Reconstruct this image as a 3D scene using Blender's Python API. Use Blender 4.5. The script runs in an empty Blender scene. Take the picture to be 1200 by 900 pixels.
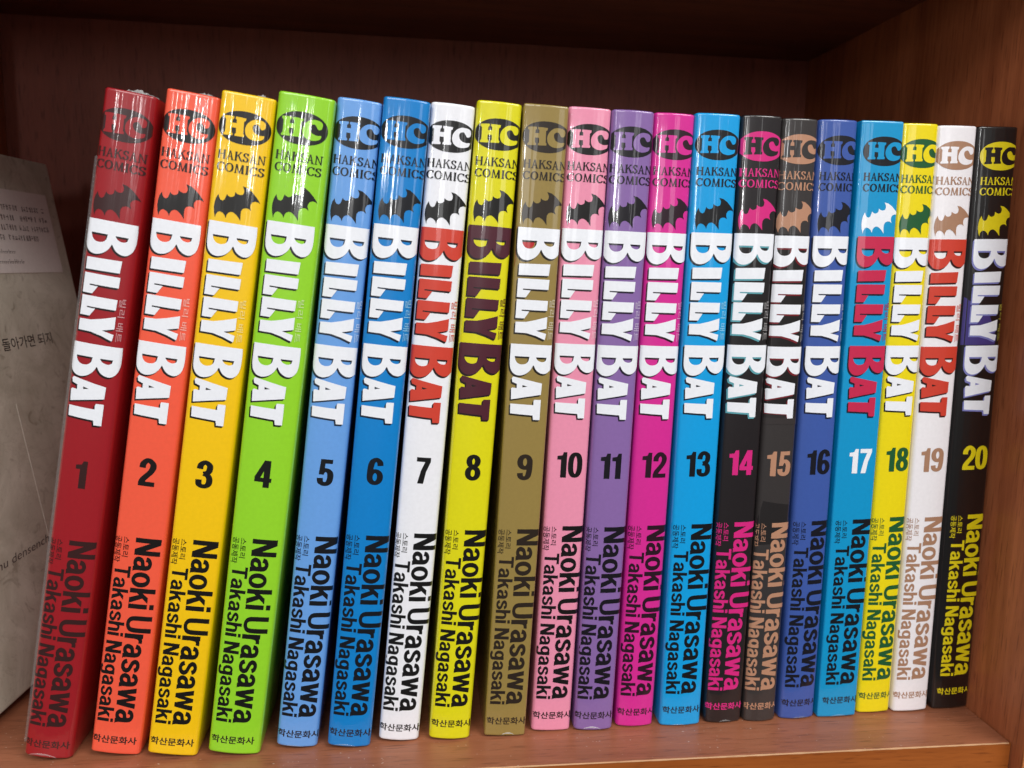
import bpy, bmesh, math, random
from mathutils import Vector, Matrix, noise as mnoise

S = bpy.context.scene
COL = S.collection
R = math.radians
MM = 0.001

# ---------------------------------------------------------------- camera
cam_d = bpy.data.cameras.new('camera')
cam_d.sensor_width = 36
cam_d.lens = 27.9
cam_d.clip_start = 0.005
cam_d.clip_end = 50
cam_d.dof.use_dof = True
cam_d.dof.focus_distance = 0.232
cam_d.dof.aperture_fstop = 16
cam = bpy.data.objects.new('camera', cam_d)
COL.objects.link(cam)
_r = Vector((0.9930541, -0.1147670, 0.0259233))
_u = Vector((-0.0085564, 0.1493010, 0.9887548))
_f = Vector((0.1173468, 0.9821088, -0.1472820))
cam.matrix_world = Matrix(((_r.x, _u.x, -_f.x, 0), (_r.y, _u.y, -_f.y, 0), (_r.z, _u.z, -_f.z, 0.14364), (0, 0, 0, 1)))
S.camera = cam

# ---------------------------------------------------------------- world, lamps, exposure
W = bpy.data.worlds.new('World')
S.world = W
W.use_nodes = True
_bg = W.node_tree.nodes['Background']
_bg.inputs[0].default_value = (1.0, 0.96, 0.92, 1)
_bg.inputs[1].default_value = 0.19

_t = W.node_tree
_tc = _t.nodes.new('ShaderNodeTexCoord'); _sx = _t.nodes.new('ShaderNodeSeparateXYZ'); _mr = _t.nodes.new('ShaderNodeMapRange')
_mr.inputs['From Min'].default_value = -0.25; _mr.inputs['From Max'].default_value = 0.15
_mr.inputs['To Min'].default_value = 0.08; _mr.inputs['To Max'].default_value = 0.21
_t.links.new(_tc.outputs['Generated'], _sx.inputs[0]); _t.links.new(_sx.outputs['Z'], _mr.inputs['Value']); _t.links.new(_mr.outputs[0], _bg.inputs[1])

def area(name, loc, aim, sx, sy, power, color):
    l = bpy.data.lights.new(name, 'AREA')
    l.shape = 'RECTANGLE'
    l.size, l.size_y = sx, sy
    l.energy = power
    l.color = color
    o = bpy.data.objects.new(name, l)
    COL.objects.link(o)
    o.location = loc
    d = Vector(aim) - Vector(loc)
    o.rotation_euler = d.to_track_quat('-Z', 'Y').to_euler()
    return o

area('ceiling_panel_lamp', (0.80, -0.72, 1.35), (-0.06, 0.22, 0.06), 0.9, 0.7, 20, (1.0, 0.975, 0.94))
area('added_fill_lamp', (-0.60, -1.35, 1.45), (0.06, 0.22, 0.09), 1.5, 0.9, 23, (1.0, 0.985, 0.97))  # added soft fill for the spines and right panel, not a known lamp
area('ceiling_tube_lamp', (-0.25, -2.17, 0.455), (0.0, 0.22, 0.16), 0.022, 0.30, 3.0, (1, 1, 1))
area('second_ceiling_tube_lamp', (-1.05, -1.85, 0.57), (0.0, 0.22, 0.16), 0.022, 0.20, 2.2, (1, 1, 1))
area('distant_room_light', (-0.10, -2.7, 0.42), (0.0, 0.22, 0.16), 0.28, 0.55, 0.9, (1, 1, 1))
area('second_distant_room_light', (1.10, -2.4, 0.45), (0.0, 0.22, 0.16), 0.32, 0.60, 1.1, (1, 1, 1))

S.view_settings.view_transform = 'Standard'
S.view_settings.look = 'None'
S.view_settings.exposure = 0.28
S.view_settings.gamma = 1.0
S.cycles.max_bounces = 8
S.cycles.transparent_max_bounces = 12

# ---------------------------------------------------------------- helpers
def lin(c):
    return tuple((x / 255 / 12.92) if x / 255 <= 0.04045 else ((x / 255 + 0.055) / 1.055) ** 2.4 for x in c)

def link(o, parent=None):
    COL.objects.link(o)
    if parent is not None:
        o.parent = parent
    return o

def empty(name, label=None, cat=None, group=None, loc=(0, 0, 0)):
    o = bpy.data.objects.new(name, None)
    o.empty_display_size = 0.02
    o.location = loc
    link(o)
    if label: o['label'] = label
    if cat: o['category'] = cat
    if group: o['group'] = group
    return o

def mesh_obj(name, verts, faces, mats, parent=None, fm=None, smooth=False):
    me = bpy.data.meshes.new(name)
    me.from_pydata(verts, [], faces)
    for m in mats: me.materials.append(m)
    if fm: me.polygons.foreach_set('material_index', fm)
    if smooth: me.polygons.foreach_set('use_smooth', [True] * len(faces))
    me.update()
    return link(bpy.data.objects.new(name, me), parent)

def box_geo(x0, x1, y0, y1, z0, z1, bev=0.0008):
    bm = bmesh.new()
    bmesh.ops.create_cube(bm, size=1)
    for v in bm.verts:
        v.co = Vector(((x0 + x1) / 2 + v.co.x * (x1 - x0), (y0 + y1) / 2 + v.co.y * (y1 - y0), (z0 + z1) / 2 + v.co.z * (z1 - z0)))
    if bev:
        bmesh.ops.bevel(bm, geom=bm.edges[:], offset=bev, segments=2, profile=0.6, affect='EDGES')
    return bm

def bm_obj(name, bm, mat, parent=None):
    me = bpy.data.meshes.new(name)
    bm.to_mesh(me); bm.free()
    me.materials.append(mat)
    return link(bpy.data.objects.new(name, me), parent)

# ---------------------------------------------------------------- materials
class NT:
    def __init__(self, name):
        self.m = bpy.data.materials.new(name)
        self.m.use_nodes = True
        self.t = self.m.node_tree
        self.b = self.t.nodes['Principled BSDF']
    def n(self, typ, **kw):
        x = self.t.nodes.new(typ)
        for k, v in kw.items(): setattr(x, k, v)
        return x
    def l(self, a, b): self.t.links.new(a, b)

def wood(name, axis, dark, light, scale=1.0, rough=0.42, spec=0.4, dust=False):
    """laminate wood: long fibres along the given axis, object coordinates in metres"""
    q = NT(name)
    tc = q.n('ShaderNodeTexCoord')
    def mapped(sc_long, sc_cross):
        mp = q.n('ShaderNodeMapping')
        s = [sc_cross * scale] * 3
        s[axis] = sc_long * scale
        mp.inputs['Scale'].default_value = s
        q.l(tc.outputs['Object'], mp.inputs['Vector'])
        return mp.outputs['Vector']
    n1 = q.n('ShaderNodeTexNoise'); n1.inputs['Scale'].default_value = 1; n1.inputs['Detail'].default_value = 5; n1.inputs['Roughness'].default_value = 0.65
    q.l(mapped(18, 420), n1.inputs['Vector'])
    n2 = q.n('ShaderNodeTexNoise'); n2.inputs['Scale'].default_value = 1; n2.inputs['Detail'].default_value = 3; n2.inputs['Distortion'].default_value = 0.6
    q.l(mapped(7, 70), n2.inputs['Vector'])
    n3 = q.n('ShaderNodeTexNoise'); n3.inputs['Scale'].default_value = 1; n3.inputs['Detail'].default_value = 2
    q.l(mapped(110, 1500), n3.inputs['Vector'])
    mx = q.n('ShaderNodeMath', operation='MULTIPLY_ADD'); mx.inputs[1].default_value = 0.5
    q.l(n1.outputs['Fac'], mx.inputs[0])
    m2 = q.n('ShaderNodeMath', operation='MULTIPLY'); m2.inputs[1].default_value = 0.5
    q.l(n2.outputs['Fac'], m2.inputs[0]); q.l(m2.outputs[0], mx.inputs[2])
    cr = q.n('ShaderNodeValToRGB')
    cr.color_ramp.elements[0].position = 0.36; cr.color_ramp.elements[0].color = (*lin(dark), 1)
    cr.color_ramp.elements[1].position = 0.64; cr.color_ramp.elements[1].color = (*lin(light), 1)
    q.l(mx.outputs[0], cr.inputs['Fac'])
    # dark pores
    pr = q.n('ShaderNodeValToRGB')
    pr.color_ramp.elements[0].position = 0.30; pr.color_ramp.elements[0].color = (0.55, 0.5, 0.48, 1)
    pr.color_ramp.elements[1].position = 0.42; pr.color_ramp.elements[1].color = (1, 1, 1, 1)
    q.l(n3.outputs['Fac'], pr.inputs['Fac'])
    mm = q.n('ShaderNodeMix', data_type='RGBA', blend_type='MULTIPLY'); mm.inputs['Factor'].default_value = 0.8
    q.l(cr.outputs['Color'], mm.inputs[6]); q.l(pr.outputs['Color'], mm.inputs[7])
    last = mm.outputs[2]
    if dust:
        d1 = q.n('ShaderNodeTexNoise'); d1.inputs['Scale'].default_value = 900; d1.inputs['Detail'].default_value = 1
        d2 = q.n('ShaderNodeTexNoise'); d2.inputs['Scale'].default_value = 60
        q.l(tc.outputs['Object'], d1.inputs['Vector']); q.l(tc.outputs['Object'], d2.inputs['Vector'])
        dr = q.n('ShaderNodeMapRange'); dr.inputs['From Min'].default_value = .70; dr.inputs['From Max'].default_value = .76
        q.l(d1.outputs['Fac'], dr.inputs['Value'])
        d3 = q.n('ShaderNodeMapRange'); d3.inputs['From Min'].default_value = .45; d3.inputs['From Max'].default_value = .6; d3.inputs['To Max'].default_value = .5
        q.l(d2.outputs['Fac'], d3.inputs['Value'])
        dm = q.n('ShaderNodeMath', operation='MULTIPLY'); q.l(dr.outputs[0], dm.inputs[0]); q.l(d3.outputs[0], dm.inputs[1])
        mx2 = q.n('ShaderNodeMix', data_type='RGBA'); q.l(dm.outputs[0], mx2.inputs['Factor'])
        q.l(last, mx2.inputs[6]); mx2.inputs[7].default_value = (.62, .52, .44, 1); last = mx2.outputs[2]
    q.l(last, q.b.inputs['Base Color'])
    bp = q.n('ShaderNodeBump'); bp.inputs['Strength'].default_value = 0.12; bp.inputs['Distance'].default_value = 0.0004
    q.l(n3.outputs['Fac'], bp.inputs['Height']); q.l(bp.outputs['Normal'], q.b.inputs['Normal'])
    q.b.inputs['Roughness'].default_value = rough
    q.b.inputs['Specular IOR Level'].default_value = spec
    return q.m

M_WALL = wood('wood_side', 2, (138, 73, 44), (182, 106, 68))
M_BACK = wood('wood_back', 2, (126, 66, 52), (140, 75, 59), rough=0.5, spec=0.3)
M_BOARD = wood('wood_shelf', 0, (132, 80, 55), (155, 97, 70), rough=0.38, dust=True)
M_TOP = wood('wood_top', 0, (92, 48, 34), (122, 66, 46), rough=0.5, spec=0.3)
M_EDGE = wood('wood_edge_band', 0, (134, 68, 24), (164, 90, 36), rough=0.4)
M_VEDGE = wood('wood_edge_band_upright', 2, (158, 92, 48), (196, 126, 74), rough=0.4)

M_WORN_GLINT = wood('worn_edge_highlight', 0, (196, 150, 112), (220, 180, 140), rough=0.6)

_cache = {}
def print_mat(bi, rgb, veil=0.0, crinkle=1.0, rough=0.34, kind='ink'):
    """printed cover stock under shrink film: the film is the clear coat, its wrinkles are the coat's bump"""
    key = (bi, rgb, veil, kind)
    if key in _cache: return _cache[key]
    q = NT('%s_book%d_%02x%02x%02x' % (kind, bi, *rgb))
    col = lin(rgb)
    tc = q.n('ShaderNodeTexCoord')
    # mottled print
    n0 = q.n('ShaderNodeTexNoise'); n0.inputs['Scale'].default_value = 900; n0.inputs['Detail'].default_value = 3
    q.l(tc.outputs['Object'], n0.inputs['Vector'])
    mr = q.n('ShaderNodeMapRange'); mr.inputs['From Min'].default_value = 0.3; mr.inputs['From Max'].default_value = 0.7
    mr.inputs['To Min'].default_value = 0.97; mr.inputs['To Max'].default_value = 1.02
    q.l(n0.outputs['Fac'], mr.inputs['Value'])
    vm = q.n('ShaderNodeVectorMath', operation='SCALE'); vm.inputs[0].default_value = col
    q.l(mr.outputs[0], vm.inputs['Scale'])
    q.l(vm.outputs['Vector'], q.b.inputs['Base Color'])
    q.b.inputs['Roughness'].default_value = rough
    q.b.inputs['Specular IOR Level'].default_value = 0.35
    # film
    def mp(sx, sz, off):
        m = q.n('ShaderNodeMapping')
        m.inputs['Scale'].default_value = (sx, 60, sz)
        m.inputs['Location'].default_value = (bi * 3.7 + off, bi * 1.3, bi * 5.1)
        q.l(tc.outputs['Object'], m.inputs['Vector'])
        return m.outputs['Vector']
    a = q.n('ShaderNodeTexNoise'); a.inputs['Scale'].default_value = 1; a.inputs['Detail'].default_value = 1.5
    q.l(mp(420, 7, 0), a.inputs['Vector'])
    b = q.n('ShaderNodeTexNoise'); b.inputs['Scale'].default_value = 1; b.inputs['Detail'].default_value = 3
    q.l(mp(520, 90, 11), b.inputs['Vector'])
    ad = q.n('ShaderNodeMath', operation='MULTIPLY_ADD'); ad.inputs[1].default_value = 0.14
    q.l(b.outputs['Fac'], ad.inputs[0]); q.l(a.outputs['Fac'], ad.inputs[2])
    bp = q.n('ShaderNodeBump'); bp.inputs['Distance'].default_value = 0.0007
    sx = q.n('ShaderNodeSeparateXYZ'); q.l(tc.outputs['Object'], sx.inputs[0])
    hz = q.n('ShaderNodeMapRange', interpolation_type='SMOOTHSTEP')
    hz.inputs['From Min'].default_value = 0.135; hz.inputs['From Max'].default_value = 0.187
    hz.inputs['To Min'].default_value = 0.25 * crinkle; hz.inputs['To Max'].default_value = 0.30 * crinkle
    q.l(sx.outputs['Z'], hz.inputs['Value']); q.l(hz.outputs[0], bp.inputs['Strength'])
    q.l(ad.outputs[0], bp.inputs['Height'])
    q.b.inputs['Coat Weight'].default_value = 1.0
    sm = q.n('ShaderNodeTexNoise'); sm.inputs['Scale'].default_value = 70; sm.inputs['Detail'].default_value = 4
    so = q.n('ShaderNodeMapping'); so.inputs['Location'].default_value = (bi * 2.1, bi * .7, bi * 1.9); q.l(tc.outputs['Object'], so.inputs['Vector']); q.l(so.outputs['Vector'], sm.inputs['Vector'])
    sr = q.n('ShaderNodeMapRange'); sr.inputs['From Min'].default_value = .42; sr.inputs['From Max'].default_value = .68
    sr.inputs['To Min'].default_value = .035 + veil; sr.inputs['To Max'].default_value = .13 + veil
    q.l(sm.outputs['Fac'], sr.inputs['Value']); q.l(sr.outputs[0], q.b.inputs['Coat Roughness'])
    q.b.inputs['Coat IOR'].default_value = 1.5
    q.l(bp.outputs['Normal'], q.b.inputs['Coat Normal'])
    _cache[key] = q.m
    return q.m

def film_mat(name, white, alpha):
    q = NT(name)
    t = q.t
    q.b.inputs['Base Color'].default_value = (white, white, white, 1)
    q.b.inputs['Roughness'].default_value = 0.16
    q.b.inputs['Coat Weight'].default_value = 1.0
    q.b.inputs['Coat Roughness'].default_value = 0.05
    tr = q.n('ShaderNodeBsdfTransparent'); mx = q.n('ShaderNodeMixShader')
    mx.inputs[0].default_value = alpha
    tc = q.n('ShaderNodeTexCoord'); n = q.n('ShaderNodeTexNoise'); n.inputs['Scale'].default_value = 1400
    q.l(tc.outputs['Object'], n.inputs['Vector'])
    bp = q.n('ShaderNodeBump'); bp.inputs['Strength'].default_value = 0.7; bp.inputs['Distance'].default_value = 0.0005
    q.l(n.outputs['Fac'], bp.inputs['Height']); q.l(bp.outputs['Normal'], q.b.inputs['Normal']); q.l(bp.outputs['Normal'], q.b.inputs['Coat Normal'])
    q.l(tr.outputs[0], mx.inputs[1]); q.l(q.b.outputs[0], mx.inputs[2])
    q.l(mx.outputs[0], t.nodes['Material Output'].inputs['Surface'])
    return q.m

M_FILM = film_mat('shrink_film', 0.8, 0.22)
M_THIN = film_mat('slack_film', 0.5, 0.13)
M_FOLD = film_mat('shrink_film_fold', 0.85, 0.4)

q = NT('paper_block')
tc = q.n('ShaderNodeTexCoord'); mp = q.n('ShaderNodeMapping'); mp.inputs['Scale'].default_value = (9000, 3, 3)
nn = q.n('ShaderNodeTexNoise'); nn.inputs['Scale'].default_value = 1
cr = q.n('ShaderNodeValToRGB'); cr.color_ramp.elements[0].color = (0.42, 0.38, 0.3, 1); cr.color_ramp.elements[1].color = (0.75, 0.7, 0.6, 1)
q.l(tc.outputs['Object'], mp.inputs['Vector']); q.l(mp.outputs['Vector'], nn.inputs['Vector']); q.l(nn.outputs['Fac'], cr.inputs['Fac']); q.l(cr.outputs['Color'], q.b.inputs['Base Color'])
q.b.inputs['Roughness'].default_value = 0.9
M_PAGES = q.m

# ---------------------------------------------------------------- the bookcase
WX = 0.1855          # inner face of the right side panel
LX = -0.1797         # inner face of the left side panel
FY = 0.2092          # front of the shelf board
BY = 0.3820          # front of the back panel
TZ = 0.2445          # underside of the board above
case = empty('bookcase', 'reddish brown wooden bookcase compartment holding the row of comic books', 'bookcase', loc=(0, FY, 0))
def cbox(name, x0, x1, y0, y1, z0, z1, mat, parent, bev=0.0006):
    bm = box_geo(x0, x1, y0, y1, z0, z1, bev)
    for v in bm.verts: v.co.y -= FY
    return bm_obj(name, bm, mat, parent)
sh = cbox('shelf_board', LX + 0.0001, WX - 0.0004, FY + 0.0006, BY - 0.0002, -0.018, 0.0, M_BOARD, case, 0.0003)
cbox('edge_band', LX + 0.0001, WX - 0.0004, FY, FY + 0.0005, -0.018, -0.0001, M_EDGE, sh, 0)
# pale worn line along the board's front arris, with its bevel highlight painted in
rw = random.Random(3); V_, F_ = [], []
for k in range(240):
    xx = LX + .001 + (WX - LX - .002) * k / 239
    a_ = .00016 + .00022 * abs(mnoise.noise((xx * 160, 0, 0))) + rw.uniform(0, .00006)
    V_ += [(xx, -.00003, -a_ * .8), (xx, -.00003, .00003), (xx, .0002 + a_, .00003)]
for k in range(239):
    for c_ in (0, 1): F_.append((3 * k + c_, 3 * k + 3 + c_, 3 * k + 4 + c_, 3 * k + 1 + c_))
mesh_obj('worn_edge_highlight', V_, F_, [M_WORN_GLINT], sh)
sp = cbox('side_panel', WX, WX + 0.018, FY - 0.0046, BY + 0.006, -0.35, 0.62, M_WALL, case, 0.0004)
cbox('edge_band', WX, WX + 0.018, FY - 0.0052, FY - 0.0047, -0.35, 0.62, M_VEDGE, sp, 0)
sp = cbox('side_panel', LX - 0.018, LX, FY - 0.0046, BY + 0.006, -0.35, 0.62, M_WALL, case, 0.0004)
cbox('edge_band', LX - 0.018, LX, FY - 0.0052, FY - 0.0047, -0.35, 0.62, M_VEDGE, sp, 0)
cbox('back_panel', LX + 0.0002, WX - 0.0002, BY, BY + 0.006, -0.35, 0.62, M_BACK, case, 0)
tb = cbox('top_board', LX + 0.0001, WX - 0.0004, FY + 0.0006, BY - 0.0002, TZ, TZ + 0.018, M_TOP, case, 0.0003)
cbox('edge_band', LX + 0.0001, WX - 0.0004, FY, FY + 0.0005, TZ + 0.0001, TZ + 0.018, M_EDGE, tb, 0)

# ---------------------------------------------------------------- 2-D shape tools (text runs in mm; u across the spine, s down from the book's top)
def fill_poly(loops):
    """flat mesh (verts, tris) of a polygon with holes"""
    cu = bpy.data.curves.new('tmp', 'CURVE'); cu.dimensions = '2D'; cu.fill_mode = 'FRONT'
    for lp in loops:
        sp_ = cu.splines.new('POLY'); sp_.points.add(len(lp) - 1)
        for p_, c_ in zip(sp_.points, lp): p_.co = (c_[0], c_[1], 0, 1)
        sp_.use_cyclic_u = True
    ob = bpy.data.objects.new('tmp', cu); COL.objects.link(ob)
    me = bpy.data.meshes.new_from_object(ob.evaluated_get(bpy.context.evaluated_depsgraph_get()))
    out = ([tuple(v.co[:2]) for v in me.vertices], [tuple(p_.vertices) for p_ in me.polygons])
    bpy.data.objects.remove(ob); bpy.data.curves.remove(cu); bpy.data.meshes.remove(me)
    return out

def font_geo(text, offset=0.0):
    cu = bpy.data.curves.new('tmp', 'FONT'); cu.body = text; cu.size = 1; cu.offset = offset; cu.fill_mode = 'FRONT'; cu.resolution_u = 3
    ob = bpy.data.objects.new('tmp', cu); COL.objects.link(ob)
    me = bpy.data.meshes.new_from_object(ob.evaluated_get(bpy.context.evaluated_depsgraph_get()))
    out = ([tuple(v.co[:2]) for v in me.vertices], [tuple(p_.vertices) for p_ in me.polygons])
    bpy.data.objects.remove(ob); bpy.data.curves.remove(cu); bpy.data.meshes.remove(me)
    return out

def spline(pts, n=6, closed=False):
    out = []
    N = len(pts)
    rng = N if closed else N - 1
    for i in range(rng):
        g = (lambda k: pts[k % N]) if closed else (lambda k: pts[min(max(k, 0), N - 1)])
        p0, p1, p2, p3 = g(i - 1), g(i), g(i + 1), g(i + 2)
        for j in range(n):
            t = j / n
            out.append(tuple(0.5 * ((2 * b) + (c - a) * t + (2 * a - 5 * b + 4 * c - d) * t * t + (3 * b - a - 3 * c + d) * t ** 3) for a, b, c, d in zip(p0, p1, p2, p3)))
    if not closed: out.append(tuple(pts[-1]))
    return out

def ell(cx, cy, rx, ry, n=30, e=2.0):
    o = []
    for i in range(n):
        a = 2 * math.pi * i / n
        c, s = math.cos(a), math.sin(a)
        o.append((cx + rx * math.copysign(abs(c) ** (2 / e), c), cy + ry * math.copysign(abs(s) ** (2 / e), s)))
    return o

# stroke glyphs: L straight strokes, S smooth strokes, E ellipse outlines, P filled polygons; cap height 1
def stroke(pts, wx, wy, closed=False):
    V, F = [], []
    N = len(pts)
    for i in range(N):
        if closed: a, b = pts[i - 1], pts[(i + 1) % N]
        else: a, b = pts[max(i - 1, 0)], pts[min(i + 1, N - 1)]
        dx, dy = b[0] - a[0], b[1] - a[1]
        d = math.hypot(dx, dy) or 1
        nx, ny = -dy / d * wx / 2, dx / d * wy / 2
        V += [(pts[i][0] + nx, pts[i][1] + ny), (pts[i][0] - nx, pts[i][1] - ny)]
    for i in range(N if closed else N - 1):
        j = (i + 1) % N
        F.append((2 * i, 2 * i + 1, 2 * j + 1, 2 * j))
    return V, F

G = {  # bold condensed sans
 'N': (.66, [('L', (.1, 0), (.1, 1)), ('L', (.56, 0), (.56, 1)), ('P', (.005, 1), (.225, 1), (.655, 0), (.435, 0))]),
 'a': (.56, [('S', (.1, .50), (.14, .61), (.27, .665), (.395, .615), (.435, .49)), ('L', (.435, .50), (.435, .10)), ('P', (.345, .12), (.53, .12), (.545, .03), (.57, 0), (.38, 0)),
             ('S', (.435, .43), (.32, .385), (.17, .345), (.1, .21), (.15, .10), (.25, .075), (.36, .12), (.43, .22))]),
 'o': (.58, [('E', .29, .37, .195, .295)]),
 'k': (.57, [('L', (.1, 0), (.1, 1)), ('P', (.16, .26), (.16, .48), (.35, .735), (.565, .735)), ('P', (.24, .40), (.37, .54), (.585, 0), (.375, 0))]),
 'i': (.20, [('L', (.1, 0), (.1, .735)), ('P', (.005, .83), (.195, .83), (.195, 1), (.005, 1))]),
 ' ': (.20, []),
 'U': (.66, [('S', (.1, 1), (.1, .8), (.1, .45), (.12, .22), (.2, .11), (.33, .075), (.46, .11), (.54, .22), (.56, .45), (.56, .8), (.56, 1))]),
 'r': (.37, [('L', (.1, 0), (.1, .735)), ('S', (.1, .36), (.13, .53), (.2, .62), (.29, .645), (.37, .64))]),
 's': (.52, [('S', (.44, .53), (.39, .625), (.27, .665), (.15, .63), (.105, .535), (.16, .445), (.28, .385), (.41, .32), (.45, .21), (.39, .11), (.27, .07), (.14, .11), (.08, .225))]),
 'w': (.80, [('P', (0, .735), (.19, .735), (.30, 0), (.135, 0)), ('P', (.16, 0), (.30, 0), (.46, .735), (.33, .735)), ('P', (.335, .735), (.465, .735), (.64, 0), (.50, 0)), ('P', (.50, 0), (.665, 0), (.80, .735), (.61, .735))]),
 'T': (.60, [('P', (0, .835), (.60, .835), (.60, 1), (0, 1)), ('L', (.30, 0), (.30, .9))]),
 'h': (.54, [('L', (.1, 0), (.1, 1)), ('S', (.1, .38), (.13, .55), (.22, .645), (.32, .655), (.41, .60), (.44, .47)), ('L', (.44, .49), (.44, 0))]),
 'g': (.56, [('E', .27, .415, .175, .25), ('L', (.455, .735), (.455, .02)), ('S', (.455, .05), (.44, -.06), (.36, -.125), (.25, -.135), (.14, -.11), (.1, -.04))]),
}
D = {  # heavy figures
 '0': (.56, [('E', .28, .5, .175, .425, 2.5)]),
 '1': (.44, [('P', (.16, 0), (.38, 0), (.38, 1), (.25, 1), (.20, .875), (.02, .845), (.02, .70), (.16, .70))]),
 '2': (.56, [('S', (.11, .66), (.13, .82), (.27, 0.955), (.42, .85), (.45, .71), (.39, .54), (.25, .36), (.15, .22), (.12, .08)), ('P', (.02, 0), (.54, 0), (.54, .165), (.02, .165))]),
 '3': (.56, [('S', (.11, .70), (.14, .86), (.27, 0.955), (.41, .87), (.43, .74), (.39, .60), (.24, .535)), ('S', (.24, .535), (.40, .47), (.455, .29), (.41, .13), (.27, .075), (.13, .13), (.105, .31))]),
 '4': (.57, [('L', (.395, 0), (.395, 1)), ('P', (0, .20), (0, .38), (.285, 1), (.46, 1), (.19, .36), (.17, .20)), ('P', (0, .20), (.56, .20), (.56, .355), (0, .355))]),
 '5': (.56, [('P', (.1, .845), (.50, .845), (.50, 1), (.1, 1)), ('P', (.06, .42), (.235, .42), (.265, 1), (.1, 1)), ('S', (.14, .49), (.22, .585), (.34, .59), (.435, .50), (.455, .33), (.41, .14), (.28, .075), (.14, .13), (.11, .29))]),
 '6': (.56, [('E', .28, .30, .175, .225), ('S', (.44, .73), (.41, .87), (.29, 0.955), (.16, .86), (.11, .62), (.105, .3))]),
 '7': (.54, [('P', (.03, .835), (.52, .835), (.52, 1), (.03, 1)), ('P', (.33, .85), (.52, .85), (.38, .45), (.31, 0), (.10, 0), (.20, .5))]),
 '8': (.56, [('E', .28, .735, .15, .19), ('E', .28, .285, .175, .21)]),
 '9': (.56, [('E', .28, .70, .175, .225), ('S', (.12, .27), (.15, .13), (.27, .075), (.40, .14), (.45, .38), (.455, .7))]),
}
SER = {  # light roman capitals
 'H': (.86, [('K', (.17, 0), (.17, 1)), ('K', (.69, 0), (.69, 1)), ('t', (.17, .53), (.69, .53)), ('t', (.04, .03), (.30, .03)), ('t', (.04, .97), (.30, .97)), ('t', (.56, .03), (.82, .03)), ('t', (.56, .97), (.82, .97))]),
 'A': (.80, [('t', (.14, 0), (.39, 1)), ('P', (.36, 1), (.44, 1), (.73, 0), (.56, 0)), ('t', (.22, .36), (.58, .36)), ('t', (.02, .03), (.26, .03)), ('t', (.52, .03), (.80, .03))]),
 'K': (.84, [('K', (.17, 0), (.17, 1)), ('t', (.20, .42), (.64, .98)), ('P', (.34, .60), (.45, .70), (.84, 0), (.64, 0)), ('t', (.04, .03), (.30, .03)), ('t', (.04, .97), (.30, .97)), ('t', (.50, .97), (.76, .97))]),
 'S': (.60, [('S', (.50, .76), (.46, .90), (.30, .96), (.14, .88), (.11, .74), (.18, .61), (.34, .51), (.48, .39), (.50, .22), (.42, .08), (.27, .04), (.12, .10), (.07, .26)), ('t', (.50, .72), (.52, .98)), ('t', (.07, .30), (.06, .02))]),
 'N': (.88, [('t', (.17, 0), (.17, 1)), ('t', (.70, 0), (.70, 1)), ('P', (.08, 1), (.24, 1), (.75, 0), (.66, 0)), ('t', (.04, .03), (.30, .03)), ('t', (.58, .97), (.84, .97))]),
 'C': (.76, [('S', (.66, .78), (.58, .91), (.42, .96), (.22, .86), (.12, .62), (.12, .38), (.22, .14), (.42, .04), (.58, .10), (.67, .24)), ('t', (.66, .72), (.67, .98))]),
 'O': (.84, [('E', .41, .5, .31, .46)]),
 'M': (1.0, [('t', (.14, 0), (.19, 1)), ('P', (.12, 1), (.28, 1), (.53, 0), (.46, 0)), ('t', (.50, .02), (.74, 1)), ('K', (.80, 0), (.76, 1)), ('t', (.02, .03), (.26, .03)), ('t', (.68, .03), (.94, .03))]),
 'I': (.34, [('K', (.17, 0), (.17, 1)), ('t', (.04, .03), (.30, .03)), ('t', (.04, .97), (.30, .97))]),
}
def glyph_text(text, table, pen, track=0.0):
    """list of (verts, faces) strokes and the run's width"""
    out, x = [], 0.0
    wx, wy = pen
    for ch in text:
        adv, parts = table[ch]
        for p_ in parts:
            k = p_[0]
            if k == 'L': v, f = stroke([p_[1], p_[2]], wx, wy)
            elif k == 'K': v, f = stroke([p_[1], p_[2]], .185, .05)
            elif k == 't': v, f = stroke([p_[1], p_[2]], .10, .07)
            elif k == 'S': v, f = stroke(spline(p_[1:], 5), wx, wy)
            elif k == 'E': v, f = stroke(ell(p_[1], p_[2], p_[3], p_[4], 28, p_[5] if len(p_) > 5 else 2.1), wx, wy, True)
            else: v, f = fill_poly([p_[1:]])
            out.append(([(a + x, b) for a, b in v], f))
        x += adv + track
    return out, x - track

# ---- the shared artwork, in mm: (u, s) ----
def along(strokes, width, u_base, u_cap, s0, s1):
    """lay a text run down the spine: run direction -> s, letter height -> u"""
    k = (s1 - s0) / width
    h = u_cap - u_base
    return [([(u_base + b * h, s0 + a * k) for a, b in v], f) for v, f in strokes]
def across(strokes, width, u0, u1, s_base, s_cap):
    k = (u1 - u0) / width
    return [([(u0 + a * k, s_base + b * (s_cap - s_base)) for a, b in v], f) for v, f in strokes]
def font_run(text, off, down, u0, u1, s0, s1):
    v, f = font_geo(text, off)
    xs = [p_[0] for p_ in v]; ys = [p_[1] for p_ in v]
    ax, bx, ay, by = min(xs), max(xs), min(ys), max(ys)
    o = []
    for x, y in v:
        a, b = (x - ax) / (bx - ax), (y - ay) / (by - ay)
        o.append((u0 + b * (u1 - u0), s0 + a * (s1 - s0)) if down else (u0 + a * (u1 - u0), s1 + b * (s0 - s1)))
    return [(o, f)]

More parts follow.
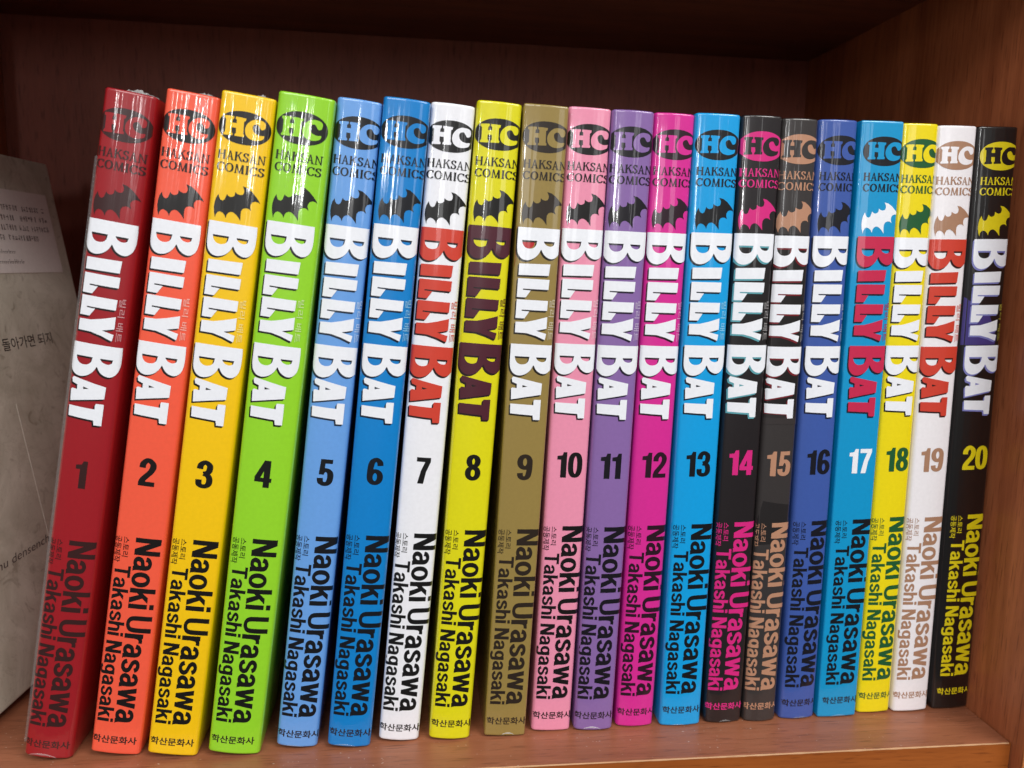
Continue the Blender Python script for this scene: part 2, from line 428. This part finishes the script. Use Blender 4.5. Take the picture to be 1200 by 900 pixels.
def bshape(s0):
    d = s0 - 33.45
    o = [(-6.3, 33.45), (6.0, 33.45), (6.08, 35.5)] + spline([(6.08, 36.6), (6.0, 38.6), (5.55, 40.4), (4.6, 41.5), (3.55, 41.8), (2.4, 41.5), (1.35, 40.7), (0.62, 39.5)], 4)
    o += spline([(0.45, 39.4), (-.2, 40.7), (-1.3, 41.8), (-2.6, 42.4), (-3.8, 42.5), (-5.0, 42.05), (-5.9, 40.9), (-6.25, 39.4), (-6.3, 37.5)], 4)
    h1 = [(-5.0, 37.0), (-0.75, 37.0)] + spline([(-0.85, 37.3), (-1.05, 38.3), (-1.75, 39.05), (-2.9, 39.3), (-4.0, 39.0), (-4.7, 38.2), (-4.95, 37.3)], 4)
    h2 = [(1.15, 37.05), (4.25, 37.05)] + spline([(4.15, 37.3), (4.0, 37.95), (3.3, 38.35), (2.5, 38.3), (1.7, 37.95), (1.2, 37.3)], 4)
    f = lambda L: [(u, s + d) for u, s in L]
    return fill_poly([f(o), f(h1), f(h2)]), f(h1), f(h2)
B1, B1H, B1H2 = bshape(33.45)
B2, _, _ = bshape(66.25)
def lshape(s0):
    return fill_poly([[(-5.45, s0), (3.5, s0), (3.4, s0 + 2.85), (-3.9, s0 + 2.85), (-3.9, s0 + 3.2), (-1.7, s0 + 3.25), (-2.95, s0 + 5.3), (-5.5, s0 + 5.3)]])
Y_ = [(-4.95, 59.95), (-2.37, 59.85), (0.27, 59.2), (3.6, 58.15), (3.6, 61.5), (0.6, 62.25), (3.6, 63.0), (3.3, 64.8), (0.64, 63.75), (-2.1, 63.05), (-5.4, 63.0), (-5.4, 59.95)]
A_ = [(-5.1, 75.7), (3.4, 77.4), (3.3, 80.7), (-1.08, 81.5), (-5.3, 82.4), (-5.45, 79.2), (-5.1, 78.9), (-3.86, 79.05), (-3.88, 77.8), (-5.2, 77.3), (-5.45, 76.3)]
AH = [(-2.3, 78.05), (-0.77, 78.45), (-2.25, 78.75)]
T_ = [(-5.42, 83.6), (1.3, 83.8), (1.26, 82.7), (1.44, 82.2), (3.4, 82.2), (3.4, 88.15), (1.51, 88.15), (1.26, 86.85), (-5.3, 86.5)]
TITLE = [B1, fill_poly([[(-5.4, 43.55), (3.45, 43.3), (3.2, 46.55), (-5.4, 46.75)]]), lshape(47.65), lshape(53.6), fill_poly([Y_]), B2, fill_poly([A_, AH]), fill_poly([T_])]
BATP = [(-4.75, 26.45), (-4.53, 27.17), (-4.14, 27.78), (-3.52, 27.98), (-3.04, 27.6), (-2.82, 26.89), (-2.57, 26.1), (-2.27, 26.5), (-1.65, 26.75), (-1.0, 26.57), (-0.6, 26.16), (-0.55, 25.25), (-0.06, 25.62), (0.7, 25.83), (1.43, 25.6), (1.66, 25.04), (1.67, 24.44), (1.41, 23.88), (1.15, 23.44), (2.41, 23.72), (3.7, 24.56), (4.88, 25.72), (5.66, 26.65), (5.99, 27.28), (5.47, 26.91), (4.71, 26.83), (3.99, 27.15), (3.62, 27.81), (3.58, 28.49), (3.92, 29.42), (3.3, 28.99), (2.55, 28.93), (1.83, 29.23), (1.46, 29.89), (1.41, 30.8), (1.56, 32.52), (0.91, 31.64), (0.24, 30.99), (-0.56, 30.51), (-1.16, 30.53), (-1.72, 30.85), (-2.1, 31.51), (-2.23, 32.36), (-2.61, 31.59), (-3.18, 31.08), (-3.96, 30.83), (-4.52, 31.14), (-4.89, 31.81), (-4.98, 32.65), (-5.39, 31.28), (-5.58, 29.96), (-5.52, 28.75), (-5.28, 27.51)]
BAT = [fill_poly([BATP])]
HP = [(-5.66, 5.8), (-4.46, 5.68), (-3.1, 5.66), (-3.05, 6.18), (-3.43, 6.59), (-3.47, 7.4), (-2.32, 7.4), (-2.34, 6.51), (-2.71, 6.24), (-2.68, 5.68), (-1.33, 5.69), (0.1, 5.76), (0.02, 6.38), (-0.4, 6.71), (-0.31, 9.85), (0.0, 10.17), (-0.08, 10.7), (-2.53, 10.78), (-2.5, 10.26), (-2.2, 9.95), (-2.31, 8.68), (-3.45, 8.64), (-3.42, 9.92), (-3.03, 10.36), (-3.12, 10.8), (-5.5, 10.89), (-5.55, 10.45), (-5.16, 9.98), (-5.19, 6.67), (-5.62, 6.41)]
CP = spline([(4.56, 8.01), (5.19, 7.6), (5.3, 6.42), (4.71, 5.76), (3.58, 5.54), (2.4, 5.62), (1.28, 6.23), (0.38, 7.33), (0.06, 8.59), (0.29, 9.74), (0.93, 10.57), (2.01, 11.05), (3.22, 11.13), (4.21, 10.87), (5.01, 10.42), (5.2, 9.5), (4.4, 9.6), (3.54, 9.52), (2.64, 9.14), (2.12, 8.38), (1.98, 7.55), (2.38, 6.96), (3.21, 6.77), (3.69, 7.23), (4.11, 7.84)], 3, True)
OVAL = [fill_poly([ell(-0.1, 8.75, 6.65, 4.2, 48, 2.2)])]
_shr = lambda L: [(-0.1 + (u + 0.12) * 00.955, 8.75 + (s_ - 8.35) * 00.955) for u, s_ in L]
HP, CP = _shr(HP), _shr(CP)
HC = [fill_poly([HP]), fill_poly([CP])]
_t, _w = glyph_text('HAKSAN', SER, (.18, .085), .02); PUB1 = across(_t, _w, -6.1, 6.2, 17.25, 14.95)
_t, _w = glyph_text('COMICS', SER, (.18, .085), .03); PUB2 = across(_t, _w, -6.05, 6.1, 20.35, 18.1)
_t, _w = glyph_text('Naoki Urasawa', G, (.175, .14), .025); NAME1 = along(_t, _w, -0.9, 5.85, 121.1, 177.0)
_t, _w = glyph_text('Takashi Nagasaki', G, (.168, .135), .03); NAME2 = along(_t, _w, -5.72, -1.35, 129.8, 177.0)
STORY = font_run('스토리', .008, True, -4.25, -2.55, 121.4, 127.2) + font_run('공동제작', .008, True, -6.45, -4.6, 121.4, 129.0)
BILI = font_run('빌리 배트', .004, True, 3.95, 5.55, 53.2, 64.8)
FOOT = font_run('학산문화사', .022, False, -6.4, 5.7, 181.2, 183.6)

def number(n):
    t, w = glyph_text(str(n), D, (.205, .15), -.01)
    h = 7.75
    k = 8.2 if n < 10 else 7.9
    hw = w * k / 2
    return across(t, w, -hw, hw, 98.45 + h, 98.45)

# ---------------------------------------------------------------- a book
H = 187.2
DEPTH = 128.0

class Spine:
    def __init__(self, w, bulge, cr):
        self.hw, self.b, self.r = w / 2, bulge, cr
    def y(self, u):                      # depth of the spine's surface; 0 at the front-most
        hw, r = self.hw, self.r
        a = min(abs(u), hw)
        base = self.b * (a / hw) ** 2
        e = a - (hw - r)
        if e > 0: base += r - math.sqrt(max(r * r - e * e, 0))
        return base
    def n(self, u):
        d = 0.02
        if abs(u) > self.hw - 0.05: u = math.copysign(self.hw - 0.05, u)
        g = (self.y(u + d) - self.y(u - d)) / (2 * d)
        v = Vector((g, -1, 0)); v.normalize()
        return v
    def outline(self):
        """plan outline from the right rear corner round the spine to the left rear corner: (point, normal)"""
        hw = self.hw
        us = [hw - self.r * (1 - math.cos(R(90) * k / 6)) for k in range(6)]
        us = [hw - self.r + self.r * math.sin(R(90) * (6 - k) / 6) for k in range(7)]
        n = 18
        us += [(hw - self.r) * (1 - 2 * k / n) for k in range(1, n)]
        us += [-(hw - self.r + self.r * math.sin(R(90) * k / 6)) for k in range(7)]
        pts = [((hw, DEPTH), Vector((1, 0, 0))), ((hw, 40), Vector((1, 0, 0))), ((hw, 6), Vector((1, 0, 0)))]
        for u in us:
            if abs(u) > hw - 1e-6: nn_ = Vector((math.copysign(1, u), -0.15, 0)).normalized()
            else: nn_ = self.n(u)
            pts.append(((u, self.y(u)), nn_))
        pts += [((-hw, 6), Vector((-1, 0, 0))), ((-hw, 40), Vector((-1, 0, 0))), ((-hw, DEPTH), Vector((-1, 0, 0)))]
        return pts

def lay(name, spine, layers, parent, lift0, du):
    """wrap flat artwork onto the spine. layers: list of (shapes, material)"""
    V, F, FM, NV, mats = [], [], [], [], []
    lim = spine.hw - 0.18
    nz = 0
    for li, (shapes, mat, su, ss) in enumerate(layers):
        mats.append(mat)
        for v, f in shapes:
            nz += 1
            bm = bmesh.new()
            bv = [bm.verts.new((a + du + su, -(b + ss), 0)) for a, b in v]
            for q_ in f:
                try: bm.faces.new([bv[i] for i in q_])
                except ValueError: pass
            cuts = [-lim, lim] + [spine.hw * c for c in (-.96, -.92, -.88, -.8, -.66, -.5, -.33, -.16, 0, .16, .33, .5, .66, .8, .88, .92, .96)]
            xs = [x.co.x for x in bm.verts]
            if not xs or max(xs) < -lim or min(xs) > lim:
                bm.free(); continue
            for c in cuts:
                if min(xs) < c < max(xs):
                    bmesh.ops.bisect_plane(bm, geom=bm.verts[:] + bm.edges[:] + bm.faces[:], plane_co=(c, 0, 0), plane_no=(1, 0, 0), dist=1e-5,
                                           clear_inner=(c == -lim), clear_outer=(c == lim))
            bm.normal_update()
            base = len(V)
            bm.verts.index_update()
            lift = lift0 + li * 0.025 + (nz % 5) * 0.003
            for x in bm.verts:
                n_ = spine.n(x.co.x)
                V.append(((x.co.x + n_.x * lift) * MM, (spine.y(x.co.x) + n_.y * lift) * MM, (H + x.co.y) * MM))
                NV.append(n_)
            for q_ in bm.faces:
                ids = [base + x.index for x in q_.verts]
                a, b, c = (Vector(V[i]) for i in ids[:3])
                if sum(((Vector(V[ids[i]]) - Vector(V[ids[0]])).cross(Vector(V[ids[(i + 1) % len(ids)]]) - Vector(V[ids[0]])) for i in range(len(ids))), Vector((0, 0, 0))).y > 0: ids.reverse()
                F.append(ids); FM.append(li)
            bm.free()
    o = mesh_obj(name, V, F, mats, parent, FM, True)
    o.data.normals_split_custom_set_from_vertices([tuple(n_) for n_ in NV])
    return o

def film_strip(pts_rows, name, mat, parent):
    V, F = [], []
    n = len(pts_rows[0])
    for r_ in pts_rows: V += [tuple(c * MM for c in p_) for p_ in r_]
    for i in range(len(pts_rows) - 1):
        for j in range(n - 1):
            a = i * n + j
            F.append((a, a + 1, a + n + 1, a + n))
    return mesh_obj(name, V, F, [mat], parent, None, True)

WHITE = (230, 233, 240); BLK = (9, 8, 9)
def make_book(n, x, y, lean, w, du, bg, title, shadow, ink, emblem=None, bat=None, num=None, foot=None, hang=None, story=None, bulge=1.0, cr=1.1, veil=0.0,
              crinkle=1.0, height=187.2, patches=(), label='', folds=0, top_film=0):
    global H
    H = height
    emblem = emblem or ink; bat = bat or emblem; num = num or ink; foot = foot or ink; story = story or ink
    hang = hang or tuple(int(c + (235 - c) * .55) for c in bg)
    th = R(lean)
    hw = w / 2
    bk = empty('comic_book', label, 'comic book', 'numbered comic books standing in a row')
    zc = hw * abs(math.sin(th))
    # centre at mid height is given: bottom centre lies below it along the leaning axis
    bx = x - math.sin(th) * H / 2
    bk.location = (bx * MM, y * MM, zc * MM + 0.0001)
    bk.rotation_euler = (0, th, 0)
    sp_ = Spine(w, bulge, cr)
    P = lambda c: print_mat(n, c, veil, crinkle)
    # cover: a U of board round the pages
    ol = sp_.outline()
    V, F = [], []
    N = len(ol)
    T = 0.55
    lv = [(0.0, T), (0.1, .3), (.22, .12), (.5, 0), (.9, 0), (1.6, 0), (H * .33, 0), (H * .66, 0), (H - 1.6, 0), (H - .9, 0), (H - .5, 0), (H - .22, .12), (H - .1, .3), (H, T)]
    for z, ins in lv:
        for (p_, n_) in ol: V.append(((p_[0] - n_.x * ins) * MM, (p_[1] - n_.y * ins) * MM, z * MM))
    for i in range(len(lv) - 1):
        for j in range(N - 1):
            F.append((i * N + j, i * N + j + 1, (i + 1) * N + j + 1, (i + 1) * N + j))
    inner0 = len(V)
    for z in (H - .15, .15):
        for (p_, n_) in ol: V.append(((p_[0] - n_.x * (T + .05)) * MM, (p_[1] - n_.y * (T + .05)) * MM, z * MM))
    last = (len(lv) - 1) * N
    for j in range(N - 1):
        F.append((last + j, last + j + 1, inner0 + j + 1, inner0 + j))
        F.append((inner0 + j, inner0 + j + 1, inner0 + N + j + 1, inner0 + N + j))
        F.append((inner0 + N + j, inner0 + N + j + 1, j + 1, j))
    F = [tuple(reversed(f)) for f in F]
    cov = mesh_obj('cover', V, F, [P(bg)], bk, None, True)
    pb = box_geo((-hw + T + .08) * MM, (hw - T - .08) * MM, (bulge + cr + .4) * MM, (DEPTH - .8) * MM, .5 * MM, (H - .5) * MM, 0)
    bm_obj('page_block', pb, M_PAGES, bk)
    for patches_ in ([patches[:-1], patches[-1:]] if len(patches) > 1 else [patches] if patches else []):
        lay('cover_art_and_haze', sp_, [([fill_poly([pp])], P(cc), 0, 0) for pp, cc in patches_], bk, 0.006, 0)
    lay('publisher_emblem', sp_, [(OVAL, P(emblem), 0, 0), (HC, P(bg), 0, 0), (PUB1 + PUB2, P(foot), 0, 0)], bk, 0.05, du)
    lay('bat_emblem', sp_, [(BAT, P(bat), 0, 0)], bk, 0.05, du)
    sh_ = [(TITLE, P(shadow), o_[0], o_[1]) for o_ in ((-.38, .5), (-.19, .25))]
    lay('title_lettering', sp_, sh_ + [(TITLE, P(title), 0, 0), (BILI, P(hang), 0, 0)], bk, 0.05, du)
    lay('volume_number', sp_, [(number(n), P(num), 0, 0)], bk, 0.05, du)
    lay('author_lettering', sp_, [(NAME1 + NAME2 + STORY, P(ink), 0, 0)], bk, 0.05, du)
    lay('publisher_lettering', sp_, [(FOOT, P(foot), 0, 0)], bk, 0.05, du)
    # shrink film: crimped excess over the head
    rnd = random.Random(n * 17)
    if top_film:
        rows = []
        m = 22
        a0, a1 = (-hw * .35, hw * .95) if top_film == 1 else (hw * .05, hw * .8)
        for k in range(4):
            row = []
            for j in range(m):
                u = a0 + (a1 - a0) * j / (m - 1)
                env = math.sin(math.pi * (j + .3) / (m - .4)) ** .6
                hgt = (rnd.uniform(.5, 1.0) * env) * (1.7 if top_film == 1 else 1.3)
                row.append((u + rnd.uniform(-.2, .2), sp_.y(u) + .5 + k * .75 + rnd.uniform(-.25, .25), H - .35 + hgt * k / 3))
            rows.append(row)
        film_strip(rows, 'plastic_wrap', M_FOLD, bk)
    if folds:
        # the folded film at the foot of the spine: a small crescent, whitish to paint in its highlight
        uc = rnd.uniform(-.25, .15) * hw; ua = rnd.uniform(.3, .62) * hw
        hh = rnd.uniform(.5, 1.5) * folds
        rows = []
        for k in range(3):
            row = []
            for j in range(17):
                t = j / 16
                u = uc - ua + 2 * ua * t
                arch = math.sin(math.pi * t) ** .7
                z = .30 + hh * arch * (1 - .5 * (1 - k / 2) * (.4 + .6 * arch)) + rnd.uniform(-.06, .06)
                n_ = sp_.n(u); lf = .04 + .14 * (k == 1)
                row.append((u + n_.x * lf, sp_.y(u) + n_.y * lf, z))
            rows.append(row)
        film_strip(rows, 'plastic_wrap', M_FOLD if folds > .9 else M_FILM, bk)
    return bk, sp_

RED = (200, 62, 46)
BOOKS = [
 # n, x, y, lean, w, du, bg, title, shadow, ink, extras
 (1, -89.3, 221.7, 9.43, 13.1, 0.0, (148, 20, 30), WHITE, (20, 8, 10), (50, 22, 22), dict(height=186.7, folds=0.8, emblem=(52, 22, 24), veil=.03, crinkle=2.2, top_film=1, bulge=1.1, cr=1.3,  # milky film haze is mixed into the lettering and emblem colours
     label='dark red film-wrapped comic book numbered 1, next to the stained grey book')),
 (2, -72.4, 222.4, 8.55, 13.7, -.1, (234, 88, 62), WHITE, BLK, (14, 9, 10), dict(crinkle=1.7, height=186.9, bulge=.6, top_film=2, label='orange comic book numbered 2 between the dark red and the golden yellow one')),
 (3, -57.1, 220.7, 7.93, 13.9, .1, (236, 190, 4), WHITE, BLK, (11, 9, 8), dict(crinkle=1.6, height=186.6, bulge=.5, top_film=2, label='golden yellow comic book with a black 3 between orange and lime green')),
 (4, -41.0, 220.0, 7.13, 14.7, -.2, (142, 206, 38), WHITE, BLK, (10, 11, 8), dict(crinkle=1.5, height=186.8, bulge=1.0, label='lime green comic book with a black 4 on its spine')),
 (5, -25.5, 222.5, 5.86, 11.9, .6, (100, 154, 220), WHITE, (28, 40, 58), (9, 11, 18), dict(crinkle=1.4, height=186.6, folds=0.5, label='pale sky blue comic book with a black 5 on its spine')),
 (6, -11.6, 221.45, 4.98, 12.6, .5, (0, 122, 196), WHITE, (8, 26, 48), (7, 12, 22), dict(crinkle=1.4, height=187.0, folds=0.9, label='mid blue comic book with a black 6 beside the white one')),
 (7, 1.94, 223.75, 4.26, 12.0, .3, (230, 231, 237), RED, (34, 14, 16), (10, 9, 11), dict(height=186.65, hang=(205, 110, 95), label='white comic book with red title and a black 7')),
 (8, 15.9, 223.4, 3.4, 12.4, .6, (214, 208, 12), (74, 26, 40), (30, 12, 18), (10, 9, 8), dict(height=187.6, hang=(110, 70, 30), label='lemon yellow comic book with dark purple title and a black 8')),
 (9, 30.88, 224.1, 2.16, 12.6, .6, (142, 121, 64), WHITE, (28, 22, 16), (38, 28, 20), dict(height=187.5, folds=1.3, bulge=.45, cr=.6, crinkle=.6, label='olive brown comic book with a dark 9 on its spine',  # brown ink colour includes the grey of film reflections
     patches=[(B1H, (178, 24, 30)), ([(-6.2, 33.2), (-5.75, 33.2), (-5.75, 43), (-6.2, 45)], (120, 20, 26))])),
 (10, 44.58, 225.9, 1.54, 12.2, .5, (226, 140, 168), WHITE, (30, 14, 20), (10, 7, 9), dict(height=187.7, bulge=.6, label='pale pink comic book with a black 10 on its spine')),
 (11, 57.5, 225.2, 1.2, 12.3, .1, (130, 98, 160), WHITE, (30, 20, 44), (12, 8, 20), dict(height=187.45, folds=1.0, label='purple comic book with a black 11 on its spine')),
 (12, 70.45, 226.35, 0.82, 12.0, .6, (206, 38, 142), WHITE, (40, 8, 28), (36, 6, 26), dict(height=187.45, label='magenta comic book with a dark 12 on its spine')),  # black lettering with the film's reflection mixed into its colour
 (13, 84.12, 225.87, 0.15, 13.4, .35, (0, 152, 218), WHITE, (6, 24, 40), (6, 9, 16), dict(height=187.9, folds=0.45, bulge=.8, label='bright cyan comic book with a black 13 between magenta and black books')),
 (14, 98.15, 226.5, -0.19, 12.4, .1, (27, 22, 25), WHITE, (90, 160, 172), (206, 34, 122), dict(crinkle=1.3, height=188.15, folds=0.6, label='black comic book with magenta lettering and a magenta 14',
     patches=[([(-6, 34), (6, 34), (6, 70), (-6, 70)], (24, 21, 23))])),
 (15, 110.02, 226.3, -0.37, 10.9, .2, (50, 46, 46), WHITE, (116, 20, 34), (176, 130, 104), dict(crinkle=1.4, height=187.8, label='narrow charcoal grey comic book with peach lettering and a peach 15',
     patches=[([(-5.3, 33), (5.3, 33), (5.3, 84), (-5.3, 84)], (22, 19, 20)), ([(-5.3, 84), (5.3, 84), (5.3, 86), (-5.3, 86)], (31, 28, 28)), ([(-5.3, 86), (5.3, 86), (5.3, 88), (-5.3, 88)], (40, 36, 36)), ([(-5.3, 88), (5.3, 88), (5.3, 90), (-5.3, 90)], (50, 45, 45)), ([(-3.9, 114.2), (5.3, 115.6), (5.3, 119), (3.4, 123), (0.2, 128), (-5.3, 128.5), (-5.3, 121)], (30, 27, 28))])),  # charcoal base has the film's haze painted in; dark bands step into it
 (16, 122.4, 226.8, -0.72, 12.0, .9, (56, 84, 158), WHITE, (12, 16, 44), (9, 10, 24), dict(crinkle=1.3, height=188.05, folds=0.4, label='royal blue comic book with a black 16 on its spine')),
 (17, 135.9, 227.0, -0.75, 13.2, 1.1, (0, 142, 196), (190, 34, 74), (16, 20, 40), (7, 11, 20), dict(height=188.35, folds=0.4, bat=WHITE, num=WHITE, bulge=.35, cr=.5, hang=(150, 60, 90), label='teal blue comic book with crimson title and a white 17')),
 (18, 149.4, 228.5, -0.99, 11.6, .9, (228, 208, 8), WHITE, (24, 22, 16), (22, 84, 44), dict(height=188.45, bulge=.6, label='yellow comic book with dark green lettering and a green 18')),
 (19, 161.75, 228.3, -1.33, 12.5, .2, (234, 231, 235), RED, (46, 12, 14), (164, 124, 98), dict(height=188.3, bulge=.6, hang=(214, 130, 120), label='white comic book with red title and a tan 19')),
 (20, 175.85, 228.9, -1.72, 13.3, 1.2, (14, 12, 13), WHITE, (120, 124, 190), (214, 196, 18), dict(height=188.75, bulge=.6, hang=(170, 160, 60), label='black comic book with yellow lettering and a yellow 20 against the side panel',
     patches=[([(-6.6, 51), (-4.0, 53), (2, 57), (5, 64), (4.5, 66), (-6.6, 66)], (62, 52, 120))])),
]
for n, x, y, lean, w, du, bg, title, shadow, ink, ex in BOOKS:
    bk, sp_ = make_book(n, x, y, lean, w, du, bg, title, shadow, ink, **ex)
    if n == 1:
        # slack film standing off the left edge of the red book
        hw = w / 2
        rows = []
        for k in range(46):
            z = 4 + 165 * k / 45
            wob = 0.35 * math.sin(k * .55) * math.sin(k * .13) + .08 * math.sin(k * 2.1)
            out = (.03 + .14 * math.sin(math.pi * k / 45) ** .8 + wob * .2 * math.sin(math.pi * k / 45))
            rows.append([(-hw + .5, sp_.y(hw - .5) - .12, z), (-hw - .05, .7, z), (-hw - out, 1.2 + wob, z), (-hw - out * .6, 3.0, z), (-hw - .05, 6.0, z)])
        film_strip(rows, 'plastic_wrap', M_THIN, bk)

# ---------------------------------------------------------------- the stained grey book leaning on the left
q = NT('stained_grey_cover')
tc = q.n('ShaderNodeTexCoord')
n1 = q.n('ShaderNodeTexNoise'); n1.inputs['Scale'].default_value = 45; n1.inputs['Detail'].default_value = 7; n1.inputs['Roughness'].default_value = 0.65; n1.inputs['Distortion'].default_value = 0.8
n2 = q.n('ShaderNodeTexNoise'); n2.inputs['Scale'].default_value = 110; n2.inputs['Detail'].default_value = 5; n2.inputs['Distortion'].default_value = 2.0
n3 = q.n('ShaderNodeTexNoise'); n3.inputs['Scale'].default_value = 28; n3.inputs['Detail'].default_value = 8; n3.inputs['Roughness'].default_value = 0.7; n3.inputs['Distortion'].default_value = 2.4
for x in (n1, n2, n3): q.l(tc.outputs['Object'], x.inputs['Vector'])
c1 = q.n('ShaderNodeValToRGB')
c1.color_ramp.elements[0].position = .3; c1.color_ramp.elements[0].color = (*lin((170, 167, 149)), 1)
c1.color_ramp.elements[1].position = .7; c1.color_ramp.elements[1].color = (*lin((209, 207, 191)), 1)
q.l(n1.outputs['Fac'], c1.inputs['Fac'])
c2 = q.n('ShaderNodeValToRGB')       # small dark blotches
c2.color_ramp.elements[0].position = .30; c2.color_ramp.elements[0].color = (.42, .38, .34, 1)
c2.color_ramp.elements[1].position = .40; c2.color_ramp.elements[1].color = (1, 1, 1, 1)
q.l(n2.outputs['Fac'], c2.inputs['Fac'])
c3 = q.n('ShaderNodeValToRGB')       # thin wandering cracks
e = c3.color_ramp.elements
e[0].position = .485; e[0].color = (1, 1, 1, 1)
e[1].position = .515; e[1].color = (1, 1, 1, 1)
k_ = e.new(.5); k_.color = (.5, .46, .42, 1)
q.l(n3.outputs['Fac'], c3.inputs['Fac'])
m1 = q.n('ShaderNodeMix', data_type='RGBA', blend_type='MULTIPLY'); m1.inputs['Factor'].default_value = .5
m2 = q.n('ShaderNodeMix', data_type='RGBA', blend_type='MULTIPLY'); m2.inputs['Factor'].default_value = .3
q.l(c1.outputs['Color'], m1.inputs[6]); q.l(c2.outputs['Color'], m1.inputs[7])
q.l(m1.outputs[2], m2.inputs[6]); q.l(c3.outputs['Color'], m2.inputs[7])
q.l(m2.outputs[2], q.b.inputs['Base Color'])
q.b.inputs['Roughness'].default_value = .55
M_STAIN = q.m
def plain(name, rgb, rough=.6):
    q = NT(name)
    tc = q.n('ShaderNodeTexCoord'); nz = q.n('ShaderNodeTexNoise'); nz.inputs['Scale'].default_value = 600
    q.l(tc.outputs['Object'], nz.inputs['Vector'])
    mr = q.n('ShaderNodeMapRange'); mr.inputs['To Min'].default_value = .9; mr.inputs['To Max'].default_value = 1.06
    q.l(nz.outputs['Fac'], mr.inputs['Value'])
    vm = q.n('ShaderNodeVectorMath', operation='SCALE'); vm.inputs[0].default_value = lin(rgb)
    q.l(mr.outputs[0], vm.inputs['Scale']); q.l(vm.outputs['Vector'], q.b.inputs['Base Color'])
    q.b.inputs['Roughness'].default_value = rough
    return q.m
M_LABEL = plain('label_paper', (220, 216, 210))
M_DARKINK = plain('dark_ink', (40, 36, 32))
M_LABELINK = plain('label_ink', (82, 72, 68))
M_CREASE = plain('crease', (214, 211, 198))

hb = empty('hardcover_book', 'stained grey hardcover book with a pale text label, leaning left beside the red comic', 'book')
# local axes: x to the right out of the visible cover, y into the shelf, z up along the cover; origin on the cover's lower edge
e_ = Vector((0.09340191, 0.99562849, 0)); left = Vector((-e_.y, e_.x, 0)); th = R(10)
v_ = Vector((0, 0, 1)) * math.cos(th) + left * math.sin(th)
nx_ = e_.cross(v_)
hb.matrix_world = Matrix(((nx_.x, e_.x, v_.x, -0.12634), (nx_.y, e_.y, v_.y, 0.24159), (nx_.z, e_.z, v_.z, 0.0035), (0, 0, 0, 1)))
y0, y1, hz, tk = -29.0, 100.5, 178.0, 19.0
def hbox(name, x0, x1, ya, yb, za, zb, mat, bev=.5, parent=None):
    return bm_obj(name, box_geo(x0 * MM, x1 * MM, ya * MM, yb * MM, za * MM, zb * MM, bev * MM), mat, parent or hb)
hbox('cover_board', -2.4, 0, y0, y1, 0, hz, M_STAIN, .6)
hbox('cover_board', -tk, -tk + 2.4, y0, y1, 0, hz, M_STAIN, .6)
hbox('spine_board', -tk, 0, y0 - 2.2, y0 - .05, 0, hz, M_STAIN, .8)
hbox('page_block', -tk + 2.5, -2.5, y0 + .1, y1 - 3, 3, hz - 3, M_PAGES, 0)
hbox('text_label', .02, .16, 8, 94, 135, 165.2, M_LABEL, .03)
hbox('crease', .0, .06, 44.5, 44.85, 42, 90, M_CREASE, .02)
def on_cover(name, shapes, mat, lift):
    V, F = [], []
    for k, (v, f) in enumerate(shapes):
        b = len(V)
        V += [((lift + (k % 4) * .004) * MM, a * MM, z * MM) for a, z in v]
        for q_ in f:
            ids = [b + i for i in q_]
            s_ = sum(V[ids[i]][1] * V[ids[(i + 1) % len(ids)]][2] - V[ids[(i + 1) % len(ids)]][1] * V[ids[i]][2] for i in range(len(ids)))
            if s_ < 0: ids.reverse()
            F.append(ids)
    return mesh_obj(name, V, F, [mat], hb)
def cover_font(text, off, t0, t1, z0, z1, slant=0, rise=0):
    v, f = font_geo(text, off)
    xs = [p_[0] for p_ in v]; ys = [p_[1] for p_ in v]
    ax, bx, ay, by = min(xs), max(xs), min(ys), max(ys)
    return [([(t0 + (x - ax) / (bx - ax) * (t1 - t0) + slant * (y - ay) / (by - ay) * (z1 - z0), z0 + (y - ay) / (by - ay) * (z1 - z0) + rise * (x - ax) / (bx - ax)) for x, y in v], f)]
on_cover('brush_lettering', cover_font('로 돌아가면 되지', .006, 38.5, 75.5, 108.2, 112.6), M_DARKINK, .05)
on_cover('script_lettering', cover_font('hu densench le', 0, 15, 50, 40.2, 43.0, .3), M_LABELINK, .05)
rnd = random.Random(5)
rows = []
for zc, t1, n_ in ((158.6, 91.5, 24), (155.0, 90.5, 24), (151.4, 91, 24), (147.8, 82, 20)):
    t = 14
    while t < t1:
        wd = rnd.uniform(1.3, 1.9)
        if rnd.random() < .82:
            z_ = zc + rnd.uniform(-.1, .1)
            for _ in range(3):
                if rnd.random() < .5:
                    a = t + rnd.uniform(0, wd - .5); rows.append(([(a, z_ - 1), (a + .28, z_ - 1), (a + .28, z_ + 1), (a, z_ + 1)], [(0, 1, 2, 3)]))
                else:
                    b = z_ + rnd.uniform(-.9, .8); rows.append(([(t, b), (t + wd - .4, b), (t + wd - .4, b + .26), (t, b + .26)], [(0, 1, 2, 3)]))
        t += wd + .1
for zc, t1 in ((142.6, 65), (139.0, 69.5)):
    t = 50
    while t < t1:
        a = t; hgt = rnd.choice((1.0, 1.0, 1.6))
        rows.append(([(a, zc - .7), (a + .25, zc - .7), (a + .25, zc - .7 + hgt), (a, zc - .7 + hgt)], [(0, 1, 2, 3)]))
        rows.append(([(a + .2, zc - .1), (a + .7, zc - .1), (a + .7, zc + .12), (a + .2, zc + .12)], [(0, 1, 2, 3)]))
        t += rnd.uniform(.8, 1.2)
on_cover('label_lettering', rows, M_LABELINK, .2)
